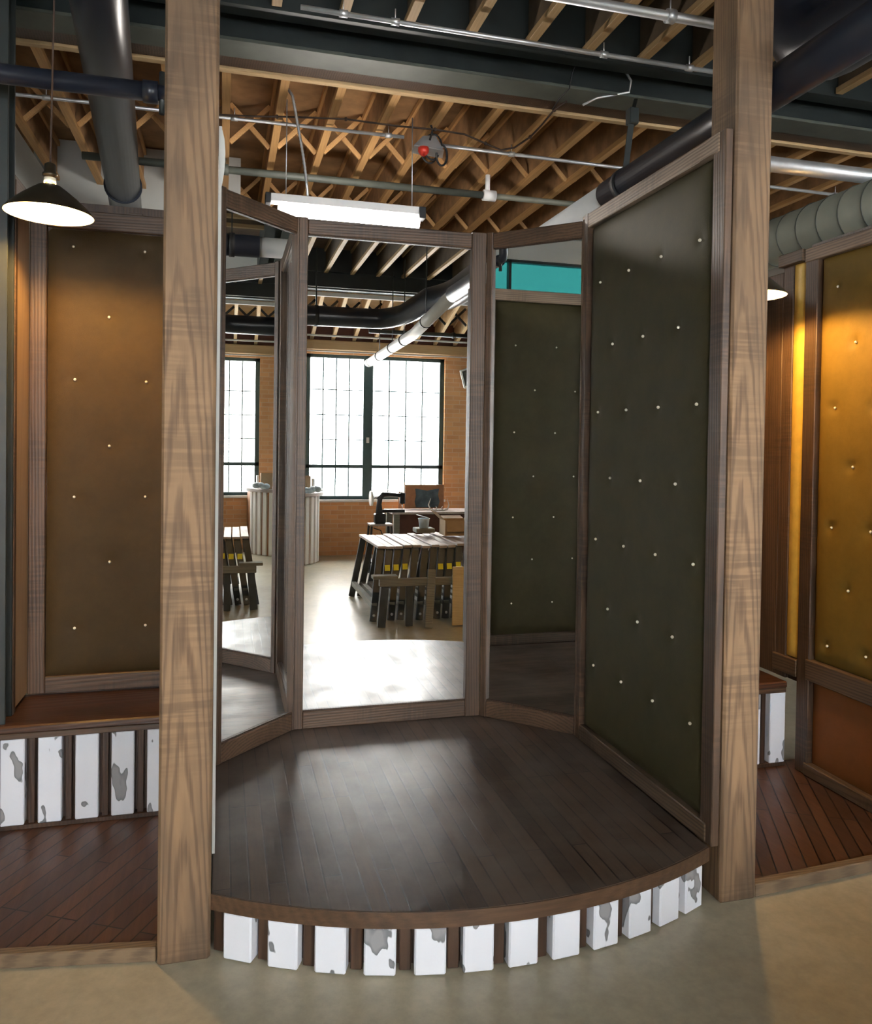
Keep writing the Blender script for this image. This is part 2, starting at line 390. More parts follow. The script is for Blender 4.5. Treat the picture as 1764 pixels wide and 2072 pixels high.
tag(MB().box(-6, 10, -5.6, -5.55, -.5, 6).build('overcast_sky', 'sky'), 'bright white overcast sky beyond the brick wall windows', 'sky')
# teal-tinted clerestory in the left wall
w4 = MB()
w4.box(-3.1, -3.03, ty0, ty1, tz0, tz0+.03); w4.box(-3.1, -3.03, ty0, ty1, tz1-.03, tz1)
for y in (ty0, 1.05, 2.15, ty1-.03): w4.box(-3.1, -3.03, y, y+.03, tz0, tz1)
w4 = struct(w4.build('window_4', 'blacksteel', origin=(-3, 1.5, 3.1)))
MB().box(-3.075, -3.07, ty0, ty1, tz0+.01, tz1-.01).build('pane', 'tealpane', w4)
tag(MB().box(-3.9, -3.85, -1.5, 4.5, 2.2, 4.6).build('overcast_sky', 'sky'), 'overcast sky beyond the teal tinted high window', 'sky')

# ================================================================ PLATFORM
def circ3(a, b, c):
    ax, ay = a; bx, by = b; cx, cy = c
    d = 2*(ax*(by-cy)+bx*(cy-ay)+cx*(ay-by))
    ux = ((ax*ax+ay*ay)*(by-cy)+(bx*bx+by*by)*(cy-ay)+(cx*cx+cy*cy)*(ay-by))/d
    uy = ((ax*ax+ay*ay)*(cx-bx)+(bx*bx+by*by)*(ax-cx)+(cx*cx+cy*cy)*(bx-ax))/d
    return ux, uy, sqrt((ax-ux)**2+(ay-uy)**2)
PX, PY, PR = circ3((-.02, 2.525), (.90, 2.245), (1.665, 2.415))
def arc_y(x, r=PR): return PY-sqrt(r*r-(x-PX)**2)
N_A = 40
front = [(-.02+1.685*i/N_A, arc_y(-.02+1.685*i/N_A)) for i in range(N_A+1)]
plat = thing('platform', 'raised round-fronted dark board platform in front of the three mirrors', 'platform', (.85, 3.1, 0))
MB().prism(front+[(1.665, 3.63), (1.30, 3.98), (.34, 3.98), (-.02, 3.62)], .162, .20).build('deck', 'platform', plat)
ins = [(x, y+.012) for x, y in [(-.02+1.685*i/N_A, arc_y(-.02+1.685*i/N_A)) for i in range(N_A+1)]]
eb = MB()
A0 = atan2(front[0][1]-PY, front[0][0]-PX); A1 = atan2(front[-1][1]-PY, front[-1][0]-PX)
def arcpt(t, r): a = A0+(A1-A0)*t; return (PX+r*cos(a), PY+r*sin(a))
def arc_strip(m, t0, t1, r0, r1, z0, z1, n):
    po = [arcpt(t0+(t1-t0)*i/n, r1) for i in range(n+1)]; pi_ = [arcpt(t0+(t1-t0)*i/n, r0) for i in range(n+1)][::-1]
    m.prism(po+pi_, z0, z1)
arc_strip(eb, 0, 1, PR-.03, PR+.006, .150, .199, 48); eb.build('edge_band', 'edge', plat)
bk = MB(); arc_strip(bk, 0, 1, PR-.09, PR-.065, 0, .16, 40); bk.build('back_board', 'slat', plat)
bx = [.058, .19, .327, .47, .618, .764, .907, 1.052, 1.197, 1.335, 1.465, 1.588]
arcL = PR*abs(A1-A0)
def t_of_x(x):
    a = atan2(arc_y(x)-PY, x-PX); return (a-A0)/(A1-A0)
hw = .048/arcL
def chip_block(m, x, z0, z1, depth=.05):
    t = t_of_x(x); p = arcpt(t, PR-.022); a = A0+(A1-A0)*t; n = Vector((cos(a), sin(a), 0)); tt = Vector((-sin(a), cos(a), 0))
    c = Vector((p[0], p[1], (z0+z1)/2)); m.obox(c, tt*.048, n*.026, Vector((0, 0, (z1-z0)/2)))
for x in bx:
    m = MB(); chip_block(m, x, .004, .150); m.build('painted_block', 'chip', plat, .005)
mids = [-.012]+[(a+b)/2 for a, b in zip(bx, bx[1:])]+[1.682]
for x in mids[:-1]:
    m = MB(); t = t_of_x(x); p = arcpt(t, PR-.045); a = A0+(A1-A0)*t; n = Vector((cos(a), sin(a), 0)); tt = Vector((-sin(a), cos(a), 0))
    m.obox((p[0], p[1], .0765), tt*.018, n*.02, (0, 0, .0735)); m.build('slat', 'slat', plat, .003)

# ================================================================ POSTS
def post(x0, x1, y0, y1, label, ry=0):
    o = MB().box(x0, x1, y0, y1, 0, 4.0).build('timber_post', 'post', None, .008)
    return tag(o, label, 'post')
post(-.178, -.022, 2.510, 2.665, 'rough-sawn square timber post at the left end of the round platform')
post(1.703, 1.850, 2.392, 2.545, 'rough-sawn square timber post at the right end of the round platform')

# ================================================================ PADDED PANELS
def padded(o, u, v, w, h, nails, depth=.028, crease=.010, res=.018, edge=.05):
    """cushion surface: o corner, u,v unit vectors, normal = u x v, nails in (u,v) metres"""
    o, u, v = Vector(o), Vector(u), Vector(v); n = u.cross(v).normalized()
    nu, nv = max(2, int(w/res)), max(2, int(h/res)); vs = []; fs = []
    for j in range(nv+1):
        for i in range(nu+1):
            a, b = w*i/nu, h*j/nv
            e = min(a, w-a, b, h-b); d = depth*(1-math.exp(-(e/edge)*1.6))
            for (p, q) in nails:
                r2 = (a-p)**2+(b-q)**2
                if r2 < .04: d -= crease*math.exp(-r2/.0005)+.0025*math.exp(-r2/.008)
            vs.append(o+u*a+v*b+n*d)
    for j in range(nv):
        for i in range(nu):
            k = j*(nu+1)+i; fs.append((k, k+1, k+nu+2, k+nu+1))
    k = len(vs); c = [o, o+u*w, o+u*w+v*h, o+v*h]
    vs += [p-n*.001 for p in c]
    m = MB(); m.add(vs, fs, True)
    m.add([p-n*.001 for p in c], [(3, 2, 1, 0)])
    return m, n
def panel_with_nails(parent, o, u, v, w, h, nails, mat, **k):
    m, n = padded(o, u, v, w, h, nails, **k)
    f = m.build('padded_panel', mat, parent)
    o, u, v = Vector(o), Vector(u), Vector(v); dep = k.get('depth', .028)-k.get('crease', .010)
    for a, b in nails:
        MB().sphere(o+u*a+v*b+n*(dep+.0045), .0064, 10, 6).build('nail', 'brass', f)
    return f

# right partition (platform side, X = 1.69)
ZT = 2.715
rp = thing('padded_partition', 'tall olive padded partition with brass nails on the right side of the platform', 'partition', (1.76, 3.0, 0))
nl = [(y, z) for z in (2.365, 1.765, 1.175, .585) for y in (2.56, 2.825, 3.085, 3.35)]+[(y, z) for z in (2.065, 1.465, .875) for y in (2.69, 2.955, 3.22)]
# u along -Y so that the normal faces -X
panel_with_nails(rp, (1.701, 3.47, .262), (0, -1, 0), (0, 0, 1), 1.0, 2.39, [(3.47-y, z-.262) for y, z in nl], 'olive')
MB().box(1.705, 1.80, 2.55, 3.50, .2, 2.66).build('core_board', 'slat', rp)
MB().box(1.668, 1.702, 2.44, 3.52, .2, .268).build('bottom_rail', 'frame_y', rp, .004)
MB().box(1.668, 1.702, 2.44, 2.55, 2.645, ZT).box(1.668, 1.80, 2.55, 3.53, 2.645, ZT).build('top_rail', 'trim_top', rp, .004)
MB().box(1.672, 1.702, 2.405, 2.478, .2, ZT).build('stile', 'frame_z', rp, .003)
MB().box(1.666, 1.80, 3.465, 3.505, .2, ZT).build('stile', 'frame_z', rp, .003)
MB().box(1.80, 1.815, 2.55, 3.83, .05, 2.66).build('back_board', 'frame_z', rp, .002)

# left partition (mirror-image, X = -.03)
lp = thing('padded_partition', 'tall olive padded partition behind the left post, seen in the right mirror', 'partition', (-.1, 3.0, 0))
nl = [(y, z) for z in (2.31, 1.70, 1.10, .49) for y in (3.22, 2.91)]+[(y, z) for z in (2.0, 1.39, .80) for y in (3.07, 2.76)]
panel_with_nails(lp, (-.052, 2.67, .27), (0, 1, 0), (0, 0, 1), .71, 2.35, [(y-2.67, z-.27) for y, z in nl], 'olive', res=.03, depth=.022)
MB().box(-.145, -.052, 2.665, 3.56, .2, 2.66).build('core_board', 'slat', lp)
MB().box(-.06, -.026, 2.67, 3.53, .2, .265).build('bottom_rail', 'frame_y', lp, .004)
MB().box(-.145, -.026, 2.67, 3.54, 2.62, 2.70).build('top_rail', 'trim_top', lp, .004)
MB().box(-.06, -.026, 2.665, 2.70, .2, 2.62).build('stile', 'frame_z', lp, .003)
MB().box(-.06, -.024, 3.375, 3.42, .2, 2.62).build('stile', 'frame_z', lp, .003)
MB().box(-.06, -.028, 3.42, 3.54, .2, 2.70).build('side_board', 'frame_z', lp, .003)
MB().box(-.165, -.145, 2.665, 3.83, .05, 2.66).build('back_board', 'frame_z', lp, .002)

m = MB(); m.box(-.0215, -.012, 2.667, 2.69, .25, 2.62)
lens = [(-.0215, 2.40), (-.010, 2.44), (-.003, 2.49), (-.001, 2.54), (-.004, 2.58), (-.011, 2.61), (-.0215, 2.62)]
n0 = len(lens); m.add([(x, 2.672, z) for x, z in lens]+[(x, 2.688, z) for x, z in lens], [list(range(n0))[::-1], [i+n0 for i in range(n0)]]+[(i, (i+1) % n0, (i+1) % n0+n0, i+n0) for i in range(n0)])
m.build('edge_strip', 'white', lp)['label'] = 'pale edge strip with rounded upper end'

# ================================================================ MIRRORS
def mirror_unit(label, a, b, stl, strr, zb=.285, zt=2.615, rail_mat='frame_x', loc=None, chips=()):
    """framed mirror from plan point a (left) to b (right); faces the room side"""
    a = Vector((*a, 0)); b = Vector((*b, 0)); d = (b-a); L = d.length; d.normalize(); n = Vector((d.y, -d.x, 0))
    t = thing('dressing_mirror', label, 'mirror', ((a+b)/2)[:])
    def slab(name, s0, s1, z0, z1, dep0, dep1, mat, bev=.004):
        c = a+d*(s0+s1)/2+n*(dep0+dep1)/2+Vector((0, 0, (z0+z1)/2))
        return MB().obox(c, d*(s1-s0)/2, n*(dep1-dep0)/2, (0, 0, (z1-z0)/2)).build(name, mat, t, bev)
    slab('stile', 0, stl, .2, 2.695, -.03, .022, 'frame_z'); slab('stile', L-strr, L, .2, 2.695, -.03, .022, 'frame_z')
    slab('bottom_rail', stl, L-strr, .2, zb, -.03, .018, rail_mat); slab('top_rail', stl, L-strr, zt, 2.69, -.03, .018, rail_mat)
    slab('mirror_glass', stl-.01, L-strr+.01, zb-.01, zt+.01, -.006, 0, 'mirror', 0)
    slab('back_board', 0, L, .2, 2.68, -.045, -.031, 'slat', 0)
    # inner lip
    for z0, z1 in ((zb, zb+.006), (zt-.006, zt)): slab('glazing_bead', stl, L-strr, z0, z1, 0, .010, 'slat', .001)
    return t
mirror_unit('tall framed centre mirror on the platform reflecting windows', (.345, 3.90), (1.30, 3.90), .045, .078)
mirror_unit('tall framed left mirror angled beside the left post', (-.028, 3.532), (.334, 3.893), .03, .010, loc=None)
mirror_unit('tall framed right mirror angled, reflecting dark padded panel and teal window', (1.312, 3.888), (1.690, 3.510), .035, .022)

# ================================================================ NICHES
def seat_bench(name, label, x0, x1, yf, yb, blocks, loc):
    t = thing(name, label, 'bench', loc)
    MB().box(x0, x1, yf-.012, yb, .43, .462).build('bench_top', 'bench', t, .006)
    MB().box(x0, x1, yf-.004, yf+.02, .405, .43).build('edge_trim', 'edge', t, .003)
    MB().box(x0, x1, yf+.045, yf+.06, .045, .405).build('back_board', 'slat', t)
    MB().box(x0, x1, yf+.0, yf+.045, .042, .058).build('foot_rail', 'slat', t)
    for b in blocks:
        MB().box(b, b+.088, yf, yf+.045, .058, .405).build('painted_block', 'chip', t, .004)
    allb = sorted(blocks); sp = .135
    for b in allb:
        xx = b+.088+.012
        if xx+.025 < x1: MB().box(xx, xx+.024, yf+.012, yf+.045, .058, .405).build('slat', 'slat', t, .002)
    return t
seat_bench('niche_bench', 'built-in bench with white chipped blocks in the left niche', -1.6, -.168, 3.45, 3.86,
           [-.290, -.428, -.565, -.703, -.84, -.98, -1.12, -1.26, -1.40], (-.9, 3.6, 0))
seat_bench('niche_bench', 'built-in bench with one white chipped block in sight in the right niche', 1.82, 2.70, 3.30, 3.86,
           [2.612, 2.47, 2.33, 2.19, 2.05, 1.91], (2.26, 3.5, 0))
# niche floors
nf = thing('niche_floor', 'low dark board floor of the left niche under the pendant lamp', 'low platform', (-.9, 3.0, 0))
MB().prism([(-3.0, 3.03), (-.18, 2.575), (-.18, 3.52), (-3.0, 3.52)], 0, .04).build('deck', 'niche_floor', nf)
MB().prism([(-3.0, 3.00), (-.182, 2.535), (-.18, 2.575), (-3.0, 3.03)], 0, .046).build('lip', 'lip', nf, .004)
nf = thing('niche_floor', 'low dark board floor of the right niche beside the right post', 'low platform', (2.3, 2.9, 0))
MB().prism([(1.852, 2.44), (3.4, 2.55), (3.4, 3.36), (1.815, 3.36), (1.815, 2.55), (1.852, 2.55)], 0, .04).build('deck', 'niche_floor', nf)
MB().prism([(1.852, 2.40), (3.4, 2.51), (3.4, 2.55), (1.852, 2.44)], 0, .046).build('lip', 'lip', nf, .004)

# left niche back panel
bp = thing('padded_panel_unit', 'brown padded back panel with brass nails above the left bench', 'padded panel', (-.5, 3.87, .46))
nl = [(-.65, 2.46), (-.35, 2.46), (-.50, 2.155), (-.64, 1.87), (-.34, 1.87), (-.495, 1.575), (-.64, 1.345), (-.34, 1.345), (-.49, 1.05), (-.635, .755), (-.335, .755)]
x0p = -.755
panel_with_nails(bp, (x0p, 3.85, .54), (1, 0, 0), (0, 0, 1), .585, 2.0, [(x-x0p, z-.54) for x, z in nl], 'brown', depth=.02)
MB().box(-.825, -.165, 3.85, 3.90, .46, 2.66).build('core_board', 'slat', bp)
MB().box(-.825, x0p, 3.825, 3.86, .47, 2.64).build('stile', 'frame_z', bp, .004)
MB().box(x0p, -.165, 3.825, 3.86, .47, .545).build('bottom_rail', 'frame_x', bp, .004)
MB().box(x0p, -.165, 3.825, 3.86, 2.54, 2.62).build('top_rail', 'frame_x', bp, .004)
MB().box(-.42+.0, -.36, 3.84, 3.87, 2.62, 2.632).build('shim', 'frame_x', bp, .002)
# left niche side return
sr = thing('niche_side_panel', 'golden-lit wooden side board at the left end of the left bench', 'side panel', (-.84, 3.7, .46))
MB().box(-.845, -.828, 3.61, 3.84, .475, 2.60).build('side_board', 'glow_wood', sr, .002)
MB().box(-.86, -.822, 3.578, 3.61, .462, 2.66).build('stile', 'frame_z', sr, .003)
MB().box(-.87, -.826, 3.578, 3.84, 2.60, 2.68).build('top_rail', 'frame_y', sr, .003)
MB().box(-.90, -.846, 3.61, 3.90, .462, 2.60).build('core_board', 'slat', sr)
tag(MB().box(-1.02, -.826, 3.465, 3.475, 0.462, 4.0).box(-1.02, -.826, 3.565, 3.575, .462, 4.0).box(-.927, -.919, 3.475, 3.565, .462, 4.0).build('steel_column', 'blacksteel', None, .002),
    'dark steel column at the left edge, standing on the left bench', 'column')

# right niche side wall (X = 2.73)
am = thing('padded_panel_unit', 'large amber padded side panel with brass nails in the right niche', 'padded panel', (2.78, 2.9, .04))
nl = [(2.94, 2.09), (3.055, 1.80), (2.82, 1.80), (2.94, 1.53), (3.06, 1.245), (2.83, 1.25), (2.95, .97), (3.07, .69), (2.84, .70), (2.70, 1.53), (2.70, .97), (2.70, 2.09), (2.55, 1.25), (2.55, 1.80), (2.55, .70), (3.055, 2.36), (2.82, 2.36)]
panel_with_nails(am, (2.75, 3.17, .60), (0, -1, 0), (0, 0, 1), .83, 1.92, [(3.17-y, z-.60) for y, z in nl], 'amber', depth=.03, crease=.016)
MB().box(2.752, 2.82, 2.33, 3.252, .04, 2.60).build('core_board', 'slat', am)
m, n_ = padded((2.75, 3.17, .10), (0, -1, 0), (0, 0, 1), .83, .40, [], .012); m.build('lower_panel', 'rust', am)
MB().box(2.712, 2.752, 2.30, 3.19, .50, .60).build('middle_rail', 'frame_y', am, .004)
MB().box(2.712, 2.752, 2.30, 3.19, .042, .10).build('bottom_rail', 'frame_y', am, .004)
MB().box(2.712, 2.80, 2.30, 3.252, 2.51, 2.575).build('top_rail', 'trim_top', am, .004)
MB().box(2.718, 2.752, 3.17, 3.253, .042, 2.575).build('stile', 'frame_z', am, .004)
s2 = thing('niche_side_panel', 'narrow amber padded strip between brown stiles above the right bench', 'side panel', (2.76, 3.4, .46))
m, n_ = padded((2.735, 3.345, .58), (0, -1, 0), (0, 0, 1), .085, 1.95, [], .012, edge=.02); m.build('padded_strip', 'gold', s2)
MB().box(2.728, 2.79, 3.345, 3.42, .462, 2.56).build('stile', 'frame_z', s2, .004)
MB().box(2.73, 2.79, 3.42, 3.845, .462, 2.50).build('side_board', 'frame_z', s2, .004)
MB().box(2.745, 2.79, 3.255, 3.345, .462, 2.56).build('core_board', 'slat', s2)
MB().box(2.715, 2.746, 3.255, 3.43, .49, .575).build('bottom_rail', 'frame_y', s2, .004)
MB().box(2.70, 2.79, 3.255, 3.43, 2.52, 2.58).build('top_rail', 'frame_y', s2, .004)
bp2 = thing('padded_panel_unit', 'brown padded back panel of the right niche, hidden behind the right post', 'padded panel', (2.3, 3.87, .46))
m, n_ = padded((1.90, 3.85, .54), (1, 0, 0), (0, 0, 1), .76, 1.98, [], .02); m.build('padded_panel', 'brown', bp2)
MB().box(1.815, 2.725, 3.85, 3.90, .46, 2.58).build('core_board', 'slat', bp2)
MB().box(1.825, 1.90, 3.825, 3.86, .47, 2.56).build('stile', 'frame_z', bp2, .004)
MB().box(1.90, 2.70, 3.825, 3.86, .47, .545).build('bottom_rail', 'frame_x', bp2, .004)

# ================================================================ PENDANT LAMPS
def pendant(label, x, y, z, R, ztop=4.0, tilt=0.0):
    t = thing('pendant_lamp', label, 'lamp', (x, y, z))
    prof = [(.020, .106), (.040, .100), (.062, .084), (.095, .058), (.128, .028), (R, .003), (R+.004, -.004)]
    inn = [(R+.002, -.004), (R-.004, .001), (.124, .026), (.091, .055), (.058, .080), (.038, .095), (.020, .101)]
    MB().lathe(prof, (x, y, z)).build('lamp_shade', 'shade', t)
    MB().lathe(inn, (x, y, z)).build('shade_lining', 'whitemetal', t)
    MB().lathe([(0, .185), (.012, .185), (.02, .178), (.021, .150), (.026, .146), (.026, .136), (.018, .132), (.018, .108), (0, .108)], (x, y, z), 20).build('socket', 'shade', t)
    MB().lathe([(.0, .130), (.0205, .130), (.0205, .112), (0, .112)], (x, y, z), 20).build('socket_ring', 'brass', t)
    MB().tube([(x, y, z+.18), (x, y, ztop)], .0035, 8).build('cord', 'cord', t)
    b = MB().sphere((x, y, z+.052), .024, 16, 10, (1, 1, 1.15)).build('bulb', 'bulb', t)
    t.rotation_euler = (0, tilt, 0)
    return t
pendant('lit pendant lamp with bronze dish shade hanging over the left niche', -.625, 3.2, 2.432, .150, tilt=.015)
pendant('lit pendant lamp over the right niche, hidden behind the right post', 2.30, 3.1, 2.30, .150)

# ================================================================ CEILING JOISTS
JS = .315
def i_joist(x, y0, y1, z0, za=None, h=.30, fm='joist', wm='osb'):
    za = z0 if za is None else za   # z0 at y0, za at y1
    t = thing('ceiling_joist', '', 'joist', (x, y0, z0))
    L = sqrt((y1-y0)**2+(za-z0)**2); d = Vector((0, y1-y0, za-z0))/L; u = Vector((0, -d.z, d.y))
    a = Vector((x, y0, z0)); b = Vector((x, y1, za))
    MB().bar(a+u*.018, b+u*.018, .048, .036, u).build('flange', fm, t, .002)
    MB().bar(a+u*(h-.018), b+u*(h-.018), .048, .036, u).build('flange', fm, t, .002)
    MB().bar(a+u*h/2, b+u*h/2, .011, h-.07, u).build('web', wm, t)
    return t
def bay(xstart, xend, step, y0, y1, z0, za, where, grp, fm='joist', wm='osb'):
    j0 = i_joist(xstart, y0, y1, z0, za, .30, fm, wm); j0['label'] = 'wooden I-joist %s, first from the left' % where; j0['group'] = grp
    k = 1; x = xstart+step
    while x < xend:
        dup(j0, (x-xstart, 0, 0), 'wooden I-joist %s, %s from the left' % (where, ORD[k])); k += 1; x += step
bay(-1.26, 4.75, JS, 4.46, 9.15, 3.6, 3.6, 'in the lit bay behind the mirrors', 'joists in the lit back bay')
bay(-1.72, 4.6, .325, -2.0, 3.92, 3.70, 3.70, 'in the dark bay in front of the steel beam', 'joists in the dark front bay', 'joist_baked_shade', 'web_baked_shade')
bay(-1.2, 4.6, .30, YW+.02, -2.12, z1r, z0r, 'in the sunlit bay over the windows', 'joists in the window bay', 'joist_baked_lit', 'web_baked_lit')

# cross bridging between joists (thin diagonal struts)
def bridging(x0, n, step, y, z0, z1, label0, grp, mat='joist', every=1):
    proto = None
    for i in range(n):
        o = Vector((x0+i*step, y, z0))
        if proto is None:
            proto = thing('cross_bridging', label0 % ORD[0], 'bracing', o[:], grp)
            a, b = .026, step-.026; h = z1-z0
            MB().bar(o+Vector((a, 0, .01)), o+Vector((b, 0, h)), .032, .018, (0, 1, 0)).build('strut', mat, proto, .002)
            MB().bar(o+Vector((a, .03, h)), o+Vector((b, .03, .01)), .032, .018, (0, 1, 0)).build('strut', mat, proto, .002)
        else: dup(proto, (i*step, 0, 0), label0 % ORD[i], grp)
bridging(-1.26, 16, JS, 5.55, 3.61, 3.89, 'crossed wooden struts between lit back joists in the nearer row, %s pair from the left', 'nearer row of cross bridging')
bridging(-1.26+JS*4, 9, JS, 7.05, 3.61, 3.89, 'crossed wooden struts between lit back joists in the farther row, %s pair from the left', 'farther row of cross bridging')
bridging(.3, 12, .30, -2.85, 3.27, 3.52, 'crossed struts coloured black for backlit shade in the window bay, %s pair from the left', 'window bay cross bridging', 'blacksteel')  # wooden struts given black, so their backlit shade is in the colour

# ================================================================ BEAMS
bm_ = thing('steel_beam', 'dark steel I-beam crossing the ceiling in front of the mirrors', 'beam', (1.7, 4.15, 3.58))
MB().box(-3, 6.5, 4.07, 4.25, 3.585, 3.602).build('bottom_flange', 'steel', bm_, .002)
MB().box(-3, 6.5, 4.155, 4.17, 3.602, 3.90).build('web', 'blacksteel', bm_)
MB().box(-3, 6.5, 4.07, 4.25, 3.90, 3.918).build('top_flange', 'steel', bm_)
tag(MB().box(-3, 6.5, 4.27, 4.40, 3.605, 3.90).build('rim_board', 'slat'), 'dark rim board behind the steel beam', 'beam')
tag(MB().box(-3, 6.5, 4.41, 4.455, 3.592, 3.632).build('ledger_plank', 'pine', None, .003), 'pale pine ledger plank along the steel beam', 'plank')
tag(MB().box(-3, 6.5, 3.93, 4.03, 3.69, 4.015).build('rim_board', 'blacksteel'), 'black board put in for the shaded gap in front of the steel beam', 'beam')  # shade at the joist ends put in as a black board
rb = thing('steel_beam', 'dark steel beam seen in the mirrors above the black duct', 'beam', (1.7, -2.06, 3.5))
MB().box(-3, 6.5, -2.14, -1.98, 3.50, 3.515).build('bottom_flange', 'blacksteel', rb)
MB().box(-3, 6.5, -2.065, -2.05, 3.515, 3.72).build('web', 'blacksteel', rb)
MB().box(-3, 6.5, -2.14, -2.0, 3.72, 4.0).build('top_flange', 'blacksteel', rb)
tag(MB().box(-3, 6.5, -2.19, -2.145, 3.445, 3.495).build('ledger_plank', 'whitemetal', None, .003), 'pale plank under the rear beam, seen in the mirrors', 'plank')

# ================================================================ PIPES, DUCTS, CONDUITS
def couplings(t, pts, r, mat='blackpipe'):
    for a, b in pts: MB().tube([a, b], r, 24).build('coupling', mat, t)
p = thing('overhead_pipe', 'thick black pipe running back above the left niche', 'pipe', (-.6, 4.0, 3.3))
dv = Vector((-.73+.528, 5.962-3.32, 0)).normalized(); A = Vector((-.705, 6.28, 3.3))
MB().tube([A-dv*5.5, A-dv*.0], .108, 32).build('pipe', 'blackpipe', p)
MB().tube([A-dv*.62, A-dv*.60], .121, 32).build('coupling', 'blackpipe', p)
MB().tube([A, A+dv*.40], .100, 32).build('pale_section', 'palepipe', p)
p['_x'] = 0
p = thing('overhead_pipe', 'slim black pipe running level from the left edge to the left post', 'pipe', (-.26, 3.27, 2.95))
MB().tube([(-3, 3.27, 2.95), (-.29, 3.27, 2.95)], .036, 24).build('pipe', 'blackpipe', p)
MB().tube([(-.31, 3.27, 2.95), (-.255, 3.27, 2.95)], .042, 24).build('coupling', 'blackpipe', p)
MB().tube([(-.24, 3.27, 3.03), (-.24, 3.27, 2.87)], .012, 12).build('hanger', 'blacksteel', p)
MB().tube([(-.255, 3.27, 2.95), (-.19, 3.27, 2.95), (-.165, 3.27, 2.975), (-.16, 3.27, 3.2), (-.16, 3.27, 4.0)], .03, 16).build('riser', 'blackpipe', p)
p = thing('overhead_pipe', 'slim grey pipe running level from the right post to the right edge', 'pipe', (2.4, 3.22, 2.95))
MB().tube([(2.38, 3.22, 2.95), (6.5, 3.22, 2.95)], .036, 24).build('pipe', 'galv', p)
MB().tube([(2.38, 3.22, 2.95), (2.36, 3.22, 2.98), (2.355, 3.22, 4.0)], .036, 20).build('riser', 'galv', p)
# drain pipe along the right partition
p = thing('overhead_pipe', 'black sleeved pipe above the right partition, pale where it runs on to the windows', 'pipe', (1.93, 2.6, 2.92))
MB().tube([(1.93, 1.15, 2.92), (1.93, 3.78, 2.92)], .072, 32).build('black_sleeve', 'blackpipe', p)
MB().tube([(1.93, 3.78, 2.92), (1.93, 9.1, 2.92)], .066, 28).build('pipe', 'palepipe', p)
MB().tube([(2.02, -3.30, 2.775), (1.965, -.45, 2.79), (1.93, 1.15, 2.92)], .060, 28).build('pipe', 'palepipe', p)
MB().tube([(2.02, -3.30, 2.775), (2.025, -3.44, 2.775), (2.02, -3.50, 2.775)], .060, 28).build('wall_end', 'palepipe', p)
for y in (3.60,): MB().tube([(1.93, y-.018, 2.92), (1.93, y+.018, 2.92)], .079, 32).build('strap', 'black', p)
for y in (-2.6, -1.7, -.98, .1):
    z = 2.775+(y+3.3)/2.85*.015 if y < -.45 else 2.79+(y+.45)/1.6*.13; x = 2.02-(y+3.3)/4.45*.09
    MB().tube([(x, y-.015, z), (x, y+.015, z)], .066, 24).build('strap', 'black', p)
    MB().tube([(x, y, z+.06), (x, y, 3.52 if y < -2 else 3.7)], .006, 8).build('hanger_rod', 'blacksteel', p)
MB().bar((1.93, 3.60, 2.99), (1.96, 3.60, 3.26), .03, .008, (0, 1, 0)).bar((1.96, 3.60, 3.26), (2.25, 4.09, 3.585), .02, .006).build('hanger_strap', 'blacksteel', p)
MB().box(1.94, 1.99, 3.58, 3.63, 3.22, 3.30).build('hanger_bracket', 'blacksteel', p, .004)
# big black duct
def bend(p0, p1, p2, n=7):
    p0, p1, p2 = map(Vector, (p0, p1, p2)); return [((1-t)**2)*p0+2*t*(1-t)*p1+t*t*p2 for t in [i/n for i in range(n+1)]]
p = thing('black_duct', 'big black duct with an elbow, hung below the rear ceiling and passing the right post', 'duct', (1.5, -.7, 3.0))
pts = [(-2.9, -.74, 2.965), (1.40, -.72, 2.965)]+bend((1.55, -.71, 2.965), (1.74, -.70, 2.965), (1.87, -.50, 3.0))+bend((2.05, -.10, 3.09), (2.2, .14, 3.10), (2.22, .4, 3.12))+[(2.22, 1.5, 3.14), (2.21, 2.42, 3.15)]+bend((2.21, 2.50, 3.15), (2.21, 2.66, 3.16), (2.21, 2.70, 3.32), 6)+[(2.21, 2.70, 4.0)]
MB().tube(pts, [.108 if p_[1] < -.15 else .135 for p_ in pts], 32).build('duct', 'blackpipe', p)
for a, b in (((.93, -.725, 2.965), (.97, -.725, 2.965)),): MB().tube([a, b], .113, 32).build('band', 'black', p)
MB().tube([(.95, -.725, 3.06), (.95, -.725, 3.7)], .008, 8).build('hanger_rod', 'blacksteel', p)
MB().tube([(-.9, -.725, 3.06), (-.9, -.725, 3.7)], .008, 8).build('hanger_rod', 'blacksteel', p)
MB().tube([(2.2, 1.42, 3.14), (2.2, 1.46, 3.14)], .146, 32).build('band', 'black', p)
